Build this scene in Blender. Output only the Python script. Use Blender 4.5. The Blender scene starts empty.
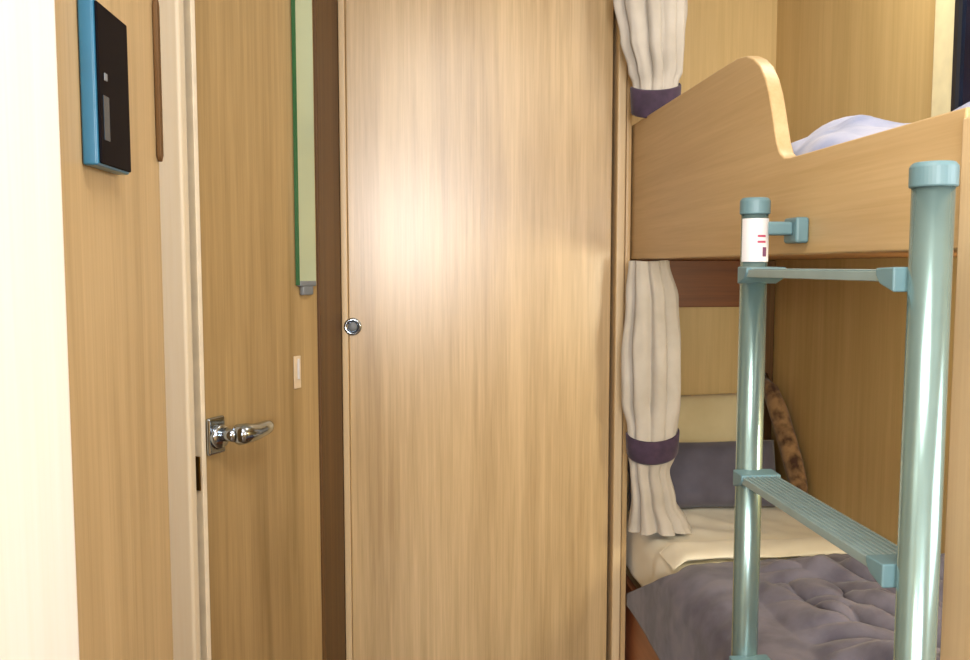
import bpy, bmesh, math, random
from mathutils import Vector, noise, Matrix
random.seed(4)
S = bpy.context.scene
C = S.collection
EYE = 1.2
# ------------------------------------------------------------------ camera
cd = bpy.data.cameras.new('camera'); cam = bpy.data.objects.new('camera', cd); C.objects.link(cam)
cd.sensor_width = 36; cd.lens = 840/970*36; cd.clip_start = .02
cam.location = (0, 0, EYE); cam.rotation_euler = (math.radians(90-4.357), 0, math.radians(-4.885))
S.camera = cam
# ------------------------------------------------------------------ world, light, exposure
W = bpy.data.worlds.new('world'); S.world = W; W.use_nodes = True
W.node_tree.nodes['Background'].inputs[0].default_value = (.75, .85, 1, 1)
W.node_tree.nodes['Background'].inputs[1].default_value = .6
S.view_settings.view_transform = 'Standard'; S.view_settings.look = 'None'
S.view_settings.gamma = 1; S.view_settings.use_curve_mapping = False
S.view_settings.exposure = 0.0
def area(name, loc, tgt, sx, sy, power, col):
    l = bpy.data.lights.new(name, 'AREA'); l.shape = 'RECTANGLE'; l.size = sx; l.size_y = sy
    l.energy = power; l.color = col
    o = bpy.data.objects.new(name, l); C.objects.link(o); o.location = loc
    d = Vector(tgt)-Vector(loc); o.rotation_euler = d.to_track_quat('-Z', 'Y').to_euler()
    return o
area('rear_window_light', (-.17, -2.33, 1.46), (-.17, 2, 1.38), 1.0, .62, 76, (.97, .98, 1))
area('side_window_light', (1.26, .12, 1.45), (-.5, .30, 1.25), .9, .6, 13, (.97, .98, 1))
area('left_fill_light', (-1.18, -1.1, 1.45), (.8, 1.2, 1.1), .9, .6, 26, (.95, .98, 1))  # added daylight fill from the left, no window behind it
area('ceiling_lamp_light', (.15, .35, 2.06), (.15, .75, 0), .5, .4, 9, (1, .95, .88))
area('upper_bunk_fill_light', (.80, 1.45, 2.06), (1.0, 1.75, 1.4), .25, .25, 3.6, (1, .93, .80))  # added soft fill for the upper bunk walls, no fitting modelled
area('lower_bunk_fill_light', (.93, .95, 1.12), (1.04, 2.1, .85), .15, .15, 5.5, (1, .92, .70))  # unseen fill added to brighten the dark lower bunk
# ------------------------------------------------------------------ materials
def nt(name):
    m = bpy.data.materials.new(name); m.use_nodes = True
    return m, m.node_tree.nodes, m.node_tree.links, m.node_tree.nodes['Principled BSDF']
def wood(name, light, dark, axis='z', rough=.36, spec=.5, seed=0, cont=1.0, fine=1.0):
    m, N, L, B = nt(name)
    tc = N.new('ShaderNodeTexCoord')
    def streak(sc, al, det, off):
        mp = N.new('ShaderNodeMapping'); s = [sc]*3; s['xyz'.index(axis)] = al
        mp.inputs['Scale'].default_value = s; mp.inputs['Location'].default_value = (off, off*1.7, off*.6)
        L.new(tc.outputs['Object'], mp.inputs[0])
        n = N.new('ShaderNodeTexNoise'); n.inputs['Scale'].default_value = 1
        n.inputs['Detail'].default_value = det; n.inputs['Roughness'].default_value = .6
        n.inputs['Distortion'].default_value = .25
        L.new(mp.outputs[0], n.inputs['Vector']); return n
    a = streak(14, .8, 3, seed); b = streak(70*fine, 1.6, 4, seed+3); c = streak(260*fine, 7, 2, seed+9)
    def math_(op, x, y):
        q = N.new('ShaderNodeMath'); q.operation = op
        for i, v in enumerate((x, y)):
            if isinstance(v, (int, float)): q.inputs[i].default_value = v
            else: L.new(v, q.inputs[i])
        return q.outputs[0]
    s = math_('ADD', math_('MULTIPLY', a.outputs[0], .45), math_('MULTIPLY', b.outputs[0], .35))
    s = math_('ADD', s, math_('MULTIPLY', c.outputs[0], .20))
    r = N.new('ShaderNodeValToRGB')
    r.color_ramp.elements[0].position = .5-.16/cont; r.color_ramp.elements[0].color = (*dark, 1)
    r.color_ramp.elements[1].position = .5+.13/cont; r.color_ramp.elements[1].color = (*light, 1)
    L.new(s, r.inputs[0]); L.new(r.outputs[0], B.inputs['Base Color'])
    B.inputs['Roughness'].default_value = rough; B.inputs['Specular IOR Level'].default_value = spec
    bp = N.new('ShaderNodeBump'); bp.inputs['Strength'].default_value = .06; bp.inputs['Distance'].default_value = .002
    L.new(c.outputs[0], bp.inputs['Height']); L.new(bp.outputs[0], B.inputs['Normal'])
    return m
def plain(name, col, rough=.5, metal=0, spec=.5, noise_amt=.06, nscale=30, coat=0):
    m, N, L, B = nt(name)
    tc = N.new('ShaderNodeTexCoord'); n = N.new('ShaderNodeTexNoise'); n.inputs['Scale'].default_value = nscale
    L.new(tc.outputs['Object'], n.inputs['Vector'])
    r = N.new('ShaderNodeValToRGB')
    k = 1-noise_amt
    r.color_ramp.elements[0].color = (col[0]*k, col[1]*k, col[2]*k, 1); r.color_ramp.elements[1].color = (*[min(1, v*(1+noise_amt)) for v in col], 1)
    r.color_ramp.elements[0].position = .3; r.color_ramp.elements[1].position = .7
    L.new(n.outputs[0], r.inputs[0]); L.new(r.outputs[0], B.inputs['Base Color'])
    B.inputs['Roughness'].default_value = rough; B.inputs['Metallic'].default_value = metal
    B.inputs['Specular IOR Level'].default_value = spec; B.inputs['Coat Weight'].default_value = coat
    return m
def fabric(name, col, dark, nscale=12, weave=900, rough=.9, bump=.25):
    m, N, L, B = nt(name)
    tc = N.new('ShaderNodeTexCoord')
    n = N.new('ShaderNodeTexNoise'); n.inputs['Scale'].default_value = nscale; n.inputs['Detail'].default_value = 5
    w = N.new('ShaderNodeTexNoise'); w.inputs['Scale'].default_value = weave
    L.new(tc.outputs['Object'], n.inputs['Vector']); L.new(tc.outputs['Object'], w.inputs['Vector'])
    r = N.new('ShaderNodeValToRGB'); r.color_ramp.elements[0].color = (*dark, 1); r.color_ramp.elements[1].color = (*col, 1)
    r.color_ramp.elements[0].position = .35; r.color_ramp.elements[1].position = .62
    L.new(n.outputs[0], r.inputs[0]); L.new(r.outputs[0], B.inputs['Base Color'])
    bp = N.new('ShaderNodeBump'); bp.inputs['Strength'].default_value = bump; bp.inputs['Distance'].default_value = .001
    L.new(w.outputs[0], bp.inputs['Height']); L.new(bp.outputs[0], B.inputs['Normal'])
    B.inputs['Roughness'].default_value = rough; B.inputs['Sheen Weight'].default_value = .2
    return m
OAKL, OAKD = (.70, .49, .25), (.50, .33, .145)
M = {}
M['oak'] = wood('oak_laminate', OAKL, OAKD, 'z', .3)
M['oak_panel'] = wood('oak_panel_laminate', (.67, .475, .235), (.43, .28, .115), 'z', .32, 1.0, 5, 1.2)
M['oak_wall'] = wood('oak_wall_laminate', (.54, .39, .205), (.34, .235, .11), 'z', .36, .4, 41)
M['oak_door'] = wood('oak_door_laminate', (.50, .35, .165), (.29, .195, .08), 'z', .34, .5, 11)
M['oak_y'] = wood('oak_board_laminate', (.64, .455, .235), (.50, .335, .15), 'y', .4, .45, 2)
M['oak_edge'] = wood('pale_edge_trim', (.78, .60, .36), (.64, .46, .25), 'z', .35, .5, 7)
M['bunk_wall'] = wood('golden_bunk_wall', (.66, .48, .22), (.52, .365, .15), 'z', .42, .4, 15)
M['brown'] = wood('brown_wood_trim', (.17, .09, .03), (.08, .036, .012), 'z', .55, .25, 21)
M['brown_y'] = wood('red_brown_rail_wood', (.26, .09, .022), (.15, .045, .012), 'x', .45, .4, 25)
M['cream'] = wood('blown_out_wood', (.97, .95, .90), (.92, .88, .79), 'z', .4, .5, 31)  # wood paled to cream, overexposure put into the colour
M['jamb'] = wood('pale_jamb_laminate', (.97, .90, .74), (.90, .80, .60), 'z', .4, .5, 33)
M['white'] = plain('ivory_edging', (.92, .84, .68), .35)
M['alu'] = plain('brushed_aluminium', (.235, .35, .34), .22, .65, .8, .04)
M['teal'] = plain('teal_grey_plastic', (.13, .235, .265), .42, 0, .5, .05)
M['tread'] = plain('ribbed_step_metal', (.29, .40, .41), .4, .3)
M['chrome'] = plain('chrome', (.46, .53, .62), .13, 1)
M['black'] = plain('black_gloss', (.004, .003, .005), .5, 0, .05)
M['boxside'] = plain('window_sheen_housing', (.025, .15, .27), .3, 0, .6)  # window light reflected on the housing side, painted in as blue
M['grey'] = plain('grey_plastic', (.18, .20, .22), .4)
M['glassmirror'] = plain('mirror_glass', (.62, .72, .50), .12, .35, noise_amt=.03, nscale=5)
M['greenedge'] = plain('green_glass_edge', (.03, .14, .05), .15)
M['rubber'] = plain('dark_rubber', (.015, .015, .018), .5)
M['curtain'] = fabric('beige_curtain_cloth', (.52, .475, .41), (.42, .375, .31), 8)
M['tie'] = fabric('plum_tieback_cloth', (.055, .03, .06), (.035, .02, .04), 40)
M['sheet'] = fabric('cream_sheet_cotton', (.90, .86, .72), (.84, .79, .63), 6)
M['blanket'] = fabric('grey_purple_blanket', (.185, .18, .245), (.10, .096, .14), 14, 500, .95, .5)
M['pillowgrey'] = fabric('slate_pillow_cotton', (.115, .11, .15), (.08, .075, .105), 10)
M['pillowcream'] = fabric('cream_pillow_cotton', (.70, .60, .36), (.63, .53, .30), 8)
M['throw'] = fabric('mottled_brown_cloth', (.36, .21, .09), (.06, .025, .012), 28)
M['duvet'] = fabric('pale_lilac_duvet_cotton', (.50, .52, .66), (.20, .25, .45), 9)
M['matt'] = fabric('mattress_ticking', (.62, .58, .5), (.55, .5, .42), 20)
M['stk'] = plain('white_sticker', (.70, .69, .70), .4)
M['ink'] = plain('plum_ink', (.12, .015, .08), .5)
M['floor'] = wood('vinyl_floor', (.16, .10, .05), (.1, .06, .03), 'y', .4)
M['ceil'] = plain('white_ceiling_vinyl', (.8, .77, .70), .6)
M['pane'] = plain('dark_tinted_pane', (.006, .012, .035), .08, 0, .7, .3, 9)
M['frame'] = plain('cream_window_frame', (.82, .74, .46), .4)
# ------------------------------------------------------------------ helpers
def link(name, bm, mat, parent=None, smooth=False, bev=0, mats=None, seg=2):
    bmesh.ops.recalc_face_normals(bm, faces=bm.faces)
    if parent is not None:
        bmesh.ops.translate(bm, vec=-wloc(parent), verts=bm.verts)
    me = bpy.data.meshes.new(name); bm.to_mesh(me); bm.free()
    for m in (mats or [mat]): me.materials.append(m)
    if smooth: me.polygons.foreach_set('use_smooth', [True]*len(me.polygons))
    o = bpy.data.objects.new(name, me); C.objects.link(o)
    if parent is not None: o.parent = parent
    if bev:
        b = o.modifiers.new('bevel', 'BEVEL'); b.width = bev; b.segments = seg; b.limit_method = 'ANGLE'; b.angle_limit = .6
        me.polygons.foreach_set('use_smooth', [True]*len(me.polygons))
        w = o.modifiers.new('wn', 'WEIGHTED_NORMAL'); w.keep_sharp = False
    return o
def wloc(o):
    v = Vector(o.location)
    while o.parent: o = o.parent; v = v+Vector(o.location)
    return v
def thing(name, label, cat, loc, group=None):
    o = bpy.data.objects.new(name, None); C.objects.link(o); o.location = loc; o.empty_display_size = .05
    o['label'] = label; o['category'] = cat
    if group: o['group'] = group
    return o
def tag(o, label, cat, group=None):
    o['label'] = label; o['category'] = cat
    if group: o['group'] = group
    return o
def struct(o): o['kind'] = 'structure'; return o
def box(bm, x0, x1, y0, y1, z0, z1, mat=None):
    vs = [bm.verts.new((x, y, z)) for x in (x0, x1) for y in (y0, y1) for z in (z0, z1)]
    for f in ((0, 1, 3, 2), (4, 6, 7, 5), (0, 4, 5, 1), (2, 3, 7, 6), (0, 2, 6, 4), (1, 5, 7, 3)):
        fc = bm.faces.new([vs[i] for i in f])
        if mat is not None: fc.material_index = mat
    return bm
def bx(*a): return box(bmesh.new(), *a)
def tube(bm, pts, r, seg=20, cap=True, rx=None):
    """round (or oval: rx,ry) tube along pts"""
    rings = []
    for i, p in enumerate(pts):
        p = Vector(p)
        d = (Vector(pts[min(i+1, len(pts)-1)])-Vector(pts[max(i-1, 0)])).normalized()
        a = d.orthogonal().normalized() if abs(d.z) < .9 else Vector((1, 0, 0))
        a = (a-d*a.dot(d)).normalized(); b = d.cross(a)
        rr = r[i] if isinstance(r, (list, tuple)) else r
        q = rx if rx else 1
        rings.append([bm.verts.new(p+a*math.cos(t)*rr*q+b*math.sin(t)*rr) for t in [2*math.pi*k/seg for k in range(seg)]])
    for A, B_ in zip(rings, rings[1:]):
        for k in range(seg): bm.faces.new((A[k], A[(k+1) % seg], B_[(k+1) % seg], B_[k]))
    if cap: bm.faces.new(rings[0][::-1]); bm.faces.new(rings[-1])
    return bm
def prism_x(bm, poly, x0, x1):
    """polygon of (y,z) extruded in x"""
    a = [bm.verts.new((x0, y, z)) for y, z in poly]; b = [bm.verts.new((x1, y, z)) for y, z in poly]
    n = len(poly)
    for k in range(n): bm.faces.new((a[k], a[(k+1) % n], b[(k+1) % n], b[k]))
    bm.faces.new(a[::-1]); bm.faces.new(b)
    return bm
# ------------------------------------------------------------------ structure
ZC = 2.12
struct(link('floor', bx(-1.3, 1.35, -2.5, 2.7, -.04, 0), M['floor']))
struct(link('ceiling', bx(-1.3, 1.35, -2.5, 2.7, ZC, ZC+.04), M['ceil']))
# wood wall with the control panel, left of the aisle
struct(link('wall_left', bx(-.9, -.258, .635, .898, 0, ZC), M['oak_wall'], bev=.004))
# near wood wall end, blown-out daylight painted in as cream
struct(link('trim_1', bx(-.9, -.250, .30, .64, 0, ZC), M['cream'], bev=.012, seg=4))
struct(link('wall_outer_left', bx(-1.3, -1.26, -2.5, 2.2, 0, ZC), M['oak']))
# long outer wall behind the bunks, with window opening
WY0, WY1, WZ0, WZ1 = .86, 1.668, 1.42, 1.93
b = bmesh.new()
box(b, 1.08, 1.12, WY1, 2.7, 0, ZC); box(b, 1.08, 1.12, .80, WY0, 0, ZC)
box(b, 1.08, 1.12, WY0, WY1, 0, WZ0); box(b, 1.08, 1.12, WY0, WY1, WZ1, ZC)
struct(link('wall_right', b, M['bunk_wall']))
struct(link('wall_far', bx(.545, 1.12, 2.47, 2.51, 0, ZC), M['bunk_wall']))
# rear half of the cabin behind the camera
b = bmesh.new()
box(b, -1.26, -.68, -2.5, -2.44, 0, ZC); box(b, .34, 1.35, -2.5, -2.44, 0, ZC)
box(b, -.68, .34, -2.5, -2.44, 0, 1.2); box(b, -.68, .34, -2.5, -2.44, 1.85, ZC)
struct(link('wall_rear', b, M['oak']))
b = bmesh.new()
box(b, 1.31, 1.35, -2.44, -.36, 0, ZC); box(b, 1.31, 1.35, .60, .72, 0, ZC)
box(b, 1.31, 1.35, -.36, .60, 0, 1.12); box(b, 1.31, 1.35, -.36, .60, 1.78, ZC)
struct(link('wall_side', b, M['oak']))
def frame_y(x0, x1, z0, z1, y0, y1, w):
    b = bmesh.new(); box(b, x0, x1, y0, y1, z1-w, z1); box(b, x0, x1, y0, y1, z0, z0+w)
    box(b, x0, x0+w, y0, y1, z0+w, z1-w); box(b, x1-w, x1, y0, y1, z0+w, z1-w); return b
def frame_x(y0, y1, z0, z1, x0, x1, w):
    b = bmesh.new(); box(b, x0, x1, y0, y1, z1-w, z1); box(b, x0, x1, y0, y1, z0, z0+w)
    box(b, x0, x1, y0, y0+w, z0+w, z1-w); box(b, x0, x1, y1-w, y1, z0+w, z1-w); return b
w = struct(link('window_2', frame_y(-.68, .34, 1.2, 1.85, -2.46, -2.42, .03), M['frame']))
w = struct(link('window_3', frame_x(-.36, .60, 1.12, 1.78, 1.29, 1.33, .03), M['frame']))
# reveal beside the door, brown
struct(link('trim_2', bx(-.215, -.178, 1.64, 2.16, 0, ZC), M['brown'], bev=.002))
# partition post between sliding panel and bunks
b = bmesh.new(); box(b, .507, .529, 2.075, 2.47, 0, ZC)
struct(link('trim_3', b, M['oak_edge'], bev=.004))
b = bmesh.new(); box(b, .532, .546, 2.085, 2.47, 0, ZC)
struct(link('trim_4', b, M['oak'], bev=.003))
# end partition at near end of bunks
b = bmesh.new(); box(b, .566, 1.08, .72, .806, 0, 1.36)
struct(link('wall_bunk_end', b, M['oak'], bev=.003))
struct(link('trim_5', bx(.545, .5655, .715, .806, 0, 1.347), M['oak_edge'], bev=.003))
struct(link('wall_bunk_near', bx(1.08, 1.35, .72, .80, 0, ZC), M['oak']))
# door frame post left of door
struct(link('trim_6', bx(-.60, -.341, 1.30, 1.335, 0, ZC), M['jamb'], bev=.006))
struct(link('wall_partition_left', bx(-1.26, -.60, 1.30, 1.335, 0, ZC), M['oak']))
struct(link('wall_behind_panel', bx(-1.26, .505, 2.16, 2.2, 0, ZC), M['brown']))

# window over upper bunk
wf = struct(link('window_1', frame_x(WY0-.01, WY1+.006, WZ0-.03, WZ1+.02, 1.062, 1.10, .076), M['frame'], bev=.006))
link('window_seal', frame_x(WY0+.064, WY1-.068, WZ0+.043, WZ1-.054, 1.058, 1.075, .012), M['rubber'], wf)
link('pane', bx(1.066, 1.072, WY0+.071, WY1-.075, WZ0+.05, WZ1-.061), M['pane'], wf)

# ------------------------------------------------------------------ sliding panel (door_2)
d2 = struct(link('door_2', bx(-.160, .500, 2.10, 2.128, .02, ZC-.02), M['oak_panel'], bev=.003))
link('edge_strip', bx(-.177, -.1605, 2.096, 2.13, .02, ZC-.02), M['oak_edge'], d2, bev=.003)
b = bmesh.new()
def lathe_y(bm, prof, cx, cz, seg=28):
    rings = []
    for y, r in prof:
        rings.append([bm.verts.new((cx+r*math.cos(2*math.pi*k/seg), y, cz+r*math.sin(2*math.pi*k/seg))) for k in range(seg)])
    for A, B_ in zip(rings, rings[1:]):
        for k in range(seg): bm.faces.new((A[k], A[(k+1) % seg], B_[(k+1) % seg], B_[k]))
    bm.faces.new(rings[0]); bm.faces.new(rings[-1][::-1]); return bm
ring = link('lock_ring', lathe_y(b, [(2.1, .022), (2.095, .022), (2.092, .020), (2.092, .0145), (2.097, .0135), (2.0985, .012)], -.150, 1.05), M['chrome'], d2, True)
link('lock_button', lathe_y(bmesh.new(), [(2.0975, .0122), (2.091, .0122), (2.089, .010), (2.089, .002)], -.150, 1.05), M['grey'], ring, True)

# ------------------------------------------------------------------ door_1 : angled door with lever
P1 = Vector((-.334, 1.345, 0)); P2 = Vector((-.182, 1.622, 0))
u = (P2-P1).normalized(); DL = (P2-P1).length
n = Vector((u.y, -u.x, 0))           # towards the aisle
if n.y > 0: n = -n
def dbox(bm, a0, a1, n0, n1, z0, z1):
    vs = [bm.verts.new(P1+u*a+n*q+Vector((0, 0, z))) for a in (a0, a1) for q in (n0, n1) for z in (z0, z1)]
    for f in ((0, 1, 3, 2), (4, 6, 7, 5), (0, 4, 5, 1), (2, 3, 7, 6), (0, 2, 6, 4), (1, 5, 7, 3)): bm.faces.new([vs[i] for i in f])
    return bm
def dp(a, q, z): return P1+u*a+n*q+Vector((0, 0, z))
d1 = struct(link('door_1', dbox(bmesh.new(), .006, DL, -.026, 0, .02, ZC-.02), M['oak_door'], bev=.002))
link('edge_strip', dbox(bmesh.new(), -.004, .0055, -.028, .003, .02, ZC-.02), M['white'], d1, bev=.0015)
# lock plate on the edge, just under the lever
link('lock_plate', dbox(bmesh.new(), -.007, -.0045, -.022, .0, .845, .90), plain('brass_lock', (.25, .15, .04), .3, .9), d1, bev=.001)
hz = .931
hd = link('door_handle', dbox(bmesh.new(), .006, .045, .0005, .009, hz-.033, hz+.028), M['chrome'], d1, bev=.006, seg=3)
def ncyl(bm, a, q0, q1, z, r0, r1, seg=24):
    A = []; B_ = []
    for k in range(seg):
        t = 2*math.pi*k/seg
        A.append(bm.verts.new(dp(a+r0*math.cos(t), q0, z+r0*math.sin(t)))); B_.append(bm.verts.new(dp(a+r1*math.cos(t), q1, z+r1*math.sin(t))))
    for k in range(seg): bm.faces.new((A[k], A[(k+1) % seg], B_[(k+1) % seg], B_[k]))
    bm.faces.new(A); bm.faces.new(B_[::-1]); return bm
b = bmesh.new(); ncyl(b, .028, .009, .016, hz-.004, .021, .018); ncyl(b, .028, .016, .045, hz, .011, .0105)
link('rosette', b, M['chrome'], hd, True)
b = bmesh.new()
pts = [dp(.024, .046, hz+.001), dp(.032, .047, hz+.001), dp(.050, .047, hz), dp(.070, .046, hz-.002), dp(.088, .045, hz-.001), dp(.105, .043, hz), dp(.114, .041, hz+.001), dp(.118, .040, hz+.002)]
tube(b, pts, [.011, .017, .0165, .0145, .013, .012, .009, .004], 20, True)
link('lever', b, M['chrome'], hd, True)
link('catch_plate', dbox(bmesh.new(), .237, .257, .0005, .003, .975, 1.035), plain('pale_catch_plastic', (.72, .58, .40), .3), d1, bev=.001)
link('catch_slot', dbox(bmesh.new(), .245, .250, .003, .006, .992, 1.03), M['stk'], d1, bev=.001)

# ------------------------------------------------------------------ narrow mirror on the door
mt = thing('wall_mirror', 'tall narrow green-edged mirror strip on wooden door beside the brown reveal', 'mirror', dp(.26, .001, 1.16))
link('glass', dbox(bmesh.new(), .249, .300, .0055, .009, 1.172, 2.08), M['glassmirror'], mt)
link('green_edge', dbox(bmesh.new(), .2465, .249, .002, .0095, 1.165, 2.085), M['greenedge'], mt)['label'] = 'dark green glass edge'
link('backing', dbox(bmesh.new(), .249, .300, .001, .0055, 1.168, 2.085), M['frame'], mt)
b = bmesh.new(); dbox(b, .258, .290, .001, .011, 1.146, 1.163); dbox(b, .249, .300, .001, .011, 1.162, 1.173)
link('bottom_clip', b, M['grey'], mt, bev=.003)

# ------------------------------------------------------------------ control panel on left wall
cp = thing('control_panel', 'black wall-mounted control panel with window sheen painted blue on its side, on the left wooden wall', 'control panel', (-.258, .73, 1.27))
link('housing', bx(-.2575, -.2455, .69, .765, 1.279, 1.408), M['boxside'], cp, bev=.002)
link('screen', bx(-.2458, -.2435, .693, .763, 1.281, 1.406), M['black'], cp, bev=.001)
link('button', bx(-.2435, -.2425, .703, .709, 1.347, 1.353), M['grey'], cp, bev=.001)
link('display_strip', bx(-.2435, -.2430, .700, .712, 1.300, 1.335), plain('smoky_display', (.03, .05, .07), .2), cp)
# slim wooden finger pull near the corner of the same wall
b = bmesh.new(); prism_x(b, [(.884, 1.312), (.888, 1.305), (.893, 1.312), (.893, 1.46), (.888, 1.47), (.884, 1.46)], -.2575, -.2525)
tag(link('finger_pull', b, M['brown'], None, bev=.001), 'slim brown wooden strip on wall edge right of black control panel', 'pull handle')

# ------------------------------------------------------------------ bunk bed (upper)
ub = thing('upper_bunk', 'upper wooden bunk with a raised curved guard board behind the ladder', 'bunk bed', (.82, 1.65, 1.216))
top = [(2.468, 1.552), (1.46, 1.552), (1.41, 1.551), (1.375, 1.546), (1.345, 1.534), (1.318, 1.516), (1.296, 1.492), (1.28, 1.465), (1.268, 1.436), (1.258, 1.41), (1.249, 1.387), (1.238, 1.37), (1.222, 1.361), (1.20, 1.3585), (.807, 1.3585)]
poly = [(2.468, 1.2165)]+[(.807, 1.2165)][::1]
poly = top + [(.807, 1.2165), (2.468, 1.2165)]
link('guard_board', prism_x(bmesh.new(), poly, .550, .574), M['oak_y'], ub, bev=.003, seg=3)
link('bed_deck', bx(.5745, 1.078, .81, 2.468, 1.2175, 1.235), wood('deck_plywood', (.34, .15, .045), (.22, .09, .025), 'y'), ub)
link('support_rail', bx(.58, 1.049, 2.435, 2.468, 1.078, 1.217), M['brown_y'], ub, bev=.002)['label'] = 'red-brown rail under bunk end'
struct(link('trim_7', bx(1.051, 1.079, 2.43, 2.469, .37, 1.216), M['brown'], bev=.003))
# ------------------------------------------------------------------ lower bunk
lb = thing('lower_bunk', 'lower built-in wooden bunk base under the grey blanket', 'bunk bed', (.82, 1.65, 0))
link('front_panel', bx(.560, .578, .81, 2.468, 0, .36), wood('red_brown_base', (.42, .16, .07), (.30, .10, .04), 'y'), lb, bev=.002)
link('bed_deck', bx(.578, 1.078, .81, 2.468, .33, .36), M['oak_y'], lb)

def grid(name, fx, nu, nv, mat, parent=None, thick=0, sub=0):
    b = bmesh.new(); V = [[b.verts.new(fx(i/nu, j/nv)) for j in range(nv+1)] for i in range(nu+1)]
    for i in range(nu):
        for j in range(nv): b.faces.new((V[i][j], V[i+1][j], V[i+1][j+1], V[i][j+1]))
    o = link(name, b, mat, parent, True)
    if thick:
        s = o.modifiers.new('solid', 'SOLIDIFY'); s.thickness = thick; s.offset = -1
    if sub:
        s = o.modifiers.new('sub', 'SUBSURF'); s.levels = sub; s.render_levels = sub
    return o
def rbox(name, x0, x1, y0, y1, z0, z1, mat, r=.03, parent=None):
    return link(name, bx(x0, x1, y0, y1, z0, z1), mat, parent, bev=r, seg=5)
tag(rbox('mattress', .580, 1.075, .815, 2.42, .361, .527, M['matt'], .03), 'lower bunk mattress almost hidden under cream sheet and grey blanket', 'mattress')
tag(rbox('mattress', .578, 1.075, .815, 2.46, 1.236, 1.335, M['matt'], .025), 'thin upper bunk mattress behind the guard board', 'mattress')

def N3(x, y, z=0): return noise.noise(Vector((x, y, z)))
def drape(xin, xfront, ztop, zbot, y0, y1, off, wr, seed, rad=.04, ydrop=0):
    """cloth running from wall (xin) over the mattress front edge (xfront) and down to zbot"""
    A = xin-xfront-rad; Bq = rad*math.pi/2; D = ztop-rad-zbot; T = A+Bq+D
    def f(s, t):
        d = s*T; y = y0+(y1-y0)*t
        if d < A: x = xin-d; z = ztop; nx, nz = 0, 1
        elif d < A+Bq:
            a = (d-A)/rad; x = xfront+rad-rad*math.sin(a); z = ztop-rad+rad*math.cos(a); nx, nz = -math.sin(a), math.cos(a)
        else:
            q = d-A-Bq; x = xfront; z = ztop-rad-q; nx, nz = -1, 0
            z += ydrop*q/D*N3(y*6, seed)
        h = wr(x, y, d) + off
        return Vector((x+nx*h, y, z+nz*h))
    return f
def wr_sheet(x, y, d):
    h = .007*N3(x*9+y*4, y*11, 3)+.004*N3(x*24, y*20, 8)
    return h+.008
bs = tag(grid('bed_sheet', drape(1.07, .572, .530, .40, 1.30, 2.40, 0, wr_sheet, 2), 70, 90, M['sheet'], thick=.003),
    'cream cotton sheet over the pillow end of the lower bunk', 'sheet')
def wr_blanket(x, y, d):
    # diagonal creases
    w = x*1.0+y*.75
    k = abs(N3(w*9, (x-y)*3.0, 5)); k2 = abs(N3(w*19+3, (y-x)*5, 9))
    m = min(1, max(0, (x-.66)/.08))*min(1, max(.18, (1.70-y)/.14))
    return .015+.004*N3(x*7, y*6, 1)+m*(.068*min(1,k*2.6)**.7*.7+.02*min(1,k2*3)**.7)+.003*N3(x*30, y*30)
def blank(s, t):
    v = drape(1.068, .562, .538, .335, .83, 1.735, 0, wr_blanket, 7, .05)(s, t)
    if t > .95: v.z -= .006*(t-.95)/.05
    v.y += .018*(N3(v.x*5, 2.2))*t
    dz = min(1, max(0, (.53-v.z)/.17)) if v.x < .60 else 0; v.y += .33*dz*t**4
    return v
tag(grid('blanket', blank, 120, 150, M['blanket'], thick=.008), 'crumpled grey-purple blanket hanging over edge of lower bunk', 'blanket')
# turned-down sheet fold just behind the blanket edge
def fold(s, t):
    x = 1.062-(1.062-.566)*s; a = t*2*math.pi
    yc = 1.815+.012*N3(x*6, 4.4); hz_ = .018+.006*N3(x*9, 1.2)
    y = yc+.054*math.cos(a); z = .547+hz_*.5+hz_*.62*math.sin(a)*min(1, (1-s)/.12, 1)**.5+.003*N3(x*18, a)
    if s > .94: z -= .02*(s-.94)/.06
    return Vector((x, y, z))
grid('turned_fold', fold, 60, 24, M['sheet'], bs)

# ------------------------------------------------------------------ pillows
def pillow(name, c, wx, wz, th, tilt, mat, label, cat='pillow', seed=0, yaw=0):
    """pillow standing on its long edge: width wx, height wz, thickness th, leaning back by tilt"""
    b = bmesh.new(); nu, nv = 36, 26
    def side(sg):
        R = []
        for i in range(nu+1):
            row = []
            for j in range(nv+1):
                p = -1+2*i/nu; q = -1+2*j/nv
                e = (max(0, 1-abs(p)**2.6)*max(0, 1-abs(q)**2.4))**.5
                pin = 1-.06*(1-abs(q))*abs(p)**3; pin2 = 1-.05*(1-abs(p))*abs(q)**3
                x = p*wx/2*pin; z = q*wz/2*pin2; y = sg*th/2*e+.007*N3(p*2.3+seed, q*2.3, sg)*e
                row.append((x, y, z))
            R.append(row)
        return R
    F, K = side(-1), side(1)
    def mk(R): return [[b.verts.new(v) for v in r] for r in R]
    f, k = mk(F), mk(K)
    for G in (f, k):
        for i in range(nu):
            for j in range(nv): b.faces.new((G[i][j], G[i+1][j], G[i+1][j+1], G[i][j+1]))
    bmesh.ops.remove_doubles(b, verts=b.verts, dist=.0004)
    R = Matrix.Rotation(yaw, 4, 'Z') @ Matrix.Rotation(-tilt, 4, 'X')
    bmesh.ops.transform(b, matrix=Matrix.Translation(c) @ R, verts=b.verts)
    return tag(link(name, b, mat, None, True), label, cat)
pillow('pillow', (.790, 2.385, .682), .50, .29, .09, math.radians(14), M['pillowcream'], 'cream pillow leaning on the end wall behind the slate pillow', seed=3)
pillow('pillow', (.790, 2.212, .630), .44, .19, .10, math.radians(30), M['pillowgrey'], 'slate grey pillow at the head of the lower bunk', seed=9)
b = bmesh.new()
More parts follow.
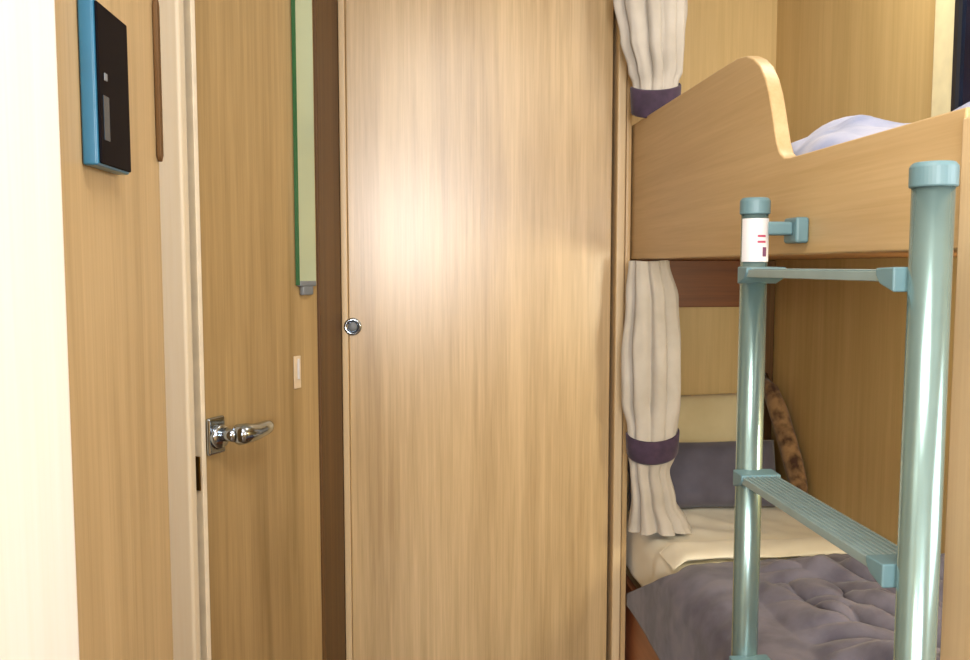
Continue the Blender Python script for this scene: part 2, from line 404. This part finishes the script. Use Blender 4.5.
pts = [(1.036, 2.40, .875), (1.042, 2.36, .84), (1.046, 2.31, .78), (1.046, 2.26, .715), (1.046, 2.21, .655), (1.044, 2.17, .60), (1.042, 2.14, .57)]
tube(b, pts, [.012, .022, .026, .026, .026, .024, .014], 18)
for v in b.verts: v.co += Vector((N3(*(v.co*22)), N3(*(v.co*25+Vector((3, 3, 3)))), 0))*.004
tag(link('rolled_throw', b, M['throw'], None, True), 'mottled brown rolled throw sloping down in the bunk corner', 'throw')

# ------------------------------------------------------------------ upper duvet
def duv(s, t):
    y = 1.02+.85*s; x = .584+.47*t
    e = (max(0, 1-abs(2*s-1)**3)*max(0, 1-abs(2*t-1)**4))**.5
    hump = math.exp(-((y-1.30)/.14)**2)
    h = 1.339+e*(.026+.072*hump*math.exp(-((x-.72)/.16)**2)+.022*N3(x*9, y*9, 2)+.035*abs(N3(x*14, y*12, 6)))
    return Vector((x, y, h))
tag(grid('duvet', duv, 90, 60, M['duvet'], thick=.004), 'rumpled pale lilac duvet lying on the upper bunk', 'duvet')
def pil2(s, t):
    y = .83+.17*s; x = .60+.44*t
    e = (max(0, 1-abs(2*s-1)**2.6)*max(0, 1-abs(2*t-1)**2.6))**.5
    return Vector((x, y, 1.338+e*.08))
tag(grid('pillow', pil2, 30, 30, M['duvet']), 'pale lilac pillow at the near end of the upper bunk, under the window', 'pillow')

# ------------------------------------------------------------------ curtains
def curtain(label, keys, yc, tz0, tz1, seed, flare=None, plan=10):
    """keys: (z, xleft, xright, halfdepth, pleat)"""
    root = thing('tied_curtain', label, 'curtain', ((keys[-1][1]+keys[-1][2])/2, yc, keys[-1][0]), 'curtains tied back beside the bunks')
    b = bmesh.new(); seg = 120; rows = 90
    z0, z1 = keys[0][0], keys[-1][0]; rings = []
    def at(z):
        for a, c in zip(keys, keys[1:]):
            if c[0] <= z <= a[0]:
                t = (a[0]-z)/(a[0]-c[0]); t = t*t*(3-2*t)
                return [a[i]*(1-t)+c[i]*t for i in range(1, 5)]
        return keys[-1][1:]
    for r in range(rows+1):
        z = z0+(z1-z0)*r/rows; xl, xr, hd_, pl = at(z)
        cx = (xl+xr)/2; hw = (xr-xl)/2; ring_ = []
        for k in range(seg):
            t = 2*math.pi*k/seg
            ph = plan*t+1.4*N3(t*1.3+seed, z*2.5)+seed
            m = 1.04-1.3*pl*(1-abs(math.sin(ph/2)))**1.7-pl*.45*abs(N3(math.cos(t)*3+seed, math.sin(t)*3, z*4))
            ring_.append(b.verts.new((cx+hw*m*math.cos(t), yc+hd_*m*math.sin(t), z+.004*N3(t, z*9, seed))))
        rings.append(ring_)
    for A, B_ in zip(rings, rings[1:]):
        for k in range(seg): b.faces.new((A[k], A[(k+1) % seg], B_[(k+1) % seg], B_[k]))
    link('drape', b, M['curtain'], root, True)
    # tieback ring
    b = bmesh.new(); R2 = []
    for z, gr in ((tz0, .004), (tz0-.004, .007), (tz1+.004, .006), (tz1, .004)):
        xl, xr, hd_, pl = at(z); cx = (xl+xr)/2
        R2.append([b.verts.new((cx+((xr-xl)/2+gr-.001)*math.cos(t), yc+(hd_+gr)*math.sin(t), z+.010*math.cos(t)*flare-.020*max(0, -math.sin(t))*(.5+flare))) for t in [2*math.pi*k/48 for k in range(48)]])
    for A, B_ in zip(R2, R2[1:]):
        for k in range(48): b.faces.new((A[k], A[(k+1) % 48], B_[(k+1) % 48], B_[k]))
    o = link('tieback', b, M['tie'], root, True); s = o.modifiers.new('s', 'SOLIDIFY'); s.thickness = .002
    o['label'] = 'plum tieback'
    return root
curtain('beige gathered curtain with plum tieback above the upper bunk guard board',
        [(2.10, .470, .66, .045, .25), (1.83, .474, .656, .045, .38), (1.73, .492, .650, .045, .38), (1.66, .512, .648, .04, .42), (1.632, .524, .635, .034, .2), (1.566, .526, .634, .034, .2), (1.557, .577, .65, .030, .25), (1.50, .579, .66, .03, .3), (1.345, .582, .70, .045, .35)],
        2.0, 1.632, 1.566, 1.0, .5, 10)
curtain('beige gathered curtain with plum tieback hanging over the lower bunk',
        [(1.213, .520, .620, .035, .18), (1.12, .514, .645, .04, .34), (.995, .506, .656, .045, .36), (.87, .508, .656, .045, .36), (.80, .524, .646, .036, .2), (.74, .526, .644, .036, .15), (.70, .530, .630, .034, .25), (.62, .533, .648, .04, .3), (.565, .526, .68, .055, .35), (.548, .522, .69, .06, .35)],
        2.0, .797, .740, 2.3, .5, 8)

# ------------------------------------------------------------------ ladder
ld = thing('bunk_ladder', 'aluminium bunk ladder with teal plastic caps hooked in front of the bunks', 'ladder', (.48, .95, 0))
XR, YL, YR, R = .479, 1.152, .745, .0178
def rail(y, capr):
    b = bmesh.new(); tube(b, [(XR, y, .02), (XR, y, 1.273)], R+.0006, 40)
    o = link('rail', b, M['alu'], ld, True); return o
def cap(o, y, z0, z1, r, nm='end_cap'):
    b = bmesh.new(); tube(b, [(XR, y, z0), (XR, y, z0+.001), (XR, y, z1-.004), (XR, y, z1)], [r-.001, r, r, r-.003], 40)
    c_ = link(nm, b, M['teal'], o); c_['label'] = 'teal plastic cap' if nm == 'end_cap' else 'teal plastic foot'
    m = c_.modifiers.new('b', 'BEVEL'); m.width = .001; m.limit_method = 'ANGLE'; return c_
for y in (YL, YR):
    o = rail(y, 0)
    cap(o, y, 1.272, 1.295, R+.003); cap(o, y, 0, .03, R+.004, 'rubber_foot')
    if y == YL:
        b = bx(.462, .4765, y-R-.0022, y-R+.006, 1.215, 1.255)
        b.free()
        # curved label hugging the tube
        def stk(a0, a1, z0, z1, rr):
            b = bmesh.new(); A = []
            for i in range(13):
                a = a0+(a1-a0)*i/12; A.append((b.verts.new((XR+rr*math.cos(a), y+rr*math.sin(a), z0)), b.verts.new((XR+rr*math.cos(a), y+rr*math.sin(a), z1))))
            for p, q in zip(A, A[1:]): b.faces.new((p[0], q[0], q[1], p[1]))
            return b
        st = link('sticker', stk(-3.0, -.55, 1.206, 1.266, R+.0014), M['stk'], o, True); st['label'] = 'small white label'
        bb = stk(-1.35, -1.0, 1.213, 1.226, R+.0018)
        link('mark', bb, M['ink'], st, True)
        for z in (1.232, 1.240): link('mark', stk(-1.75, -1.1, z, z+.003, R+.0018), plain('red_ink', (.45, .06, .12), .5), st, True)
def step(z):
    b = bmesh.new()
    y0, y1 = YR+R-.002, YL-R+.002
    hw = .026
    # hollow tread: slab with ribs
    box(b, XR-hw, XR+hw, y0, y1, z-.010, z)
    for k in range(7): 
        x = XR-hw+.006+k*.0068; box(b, x-.0012, x+.0012, y0, y1, z, z+.0016)
    o = link('step', b, M['tread'], ld, bev=.0015)
    for ya, sg in ((y0, 1), (y1, -1)):
        bq = bmesh.new(); poly = [(ya-.004*sg, z-.020), (ya+.020*sg, z-.0125), (ya+.028*sg, z-.004), (ya+.028*sg, z+.0032), (ya-.004*sg, z+.0042)]
        prism_x(bq, poly, XR-hw-.0025, XR+hw+.0025)
        c_ = link('step_bracket', bq, M['teal'], o, bev=.002); c_['label'] = 'teal plastic bracket'
    # sleeve lip on outside of left rail
    return o
for z in (1.195, .908, .635, .355): step(z)
# hooks to the board
for y in (YL,):
    b = bmesh.new()
    box(b, XR+.010, .530, y-.013, y+.013, 1.243, 1.262)
    box(b, .530, .549, y-.021, y+.021, 1.232, 1.268)
    link('wall_bracket', b, M['teal'], ld, bev=.004, seg=3)['label'] = 'teal plastic bracket to the board'
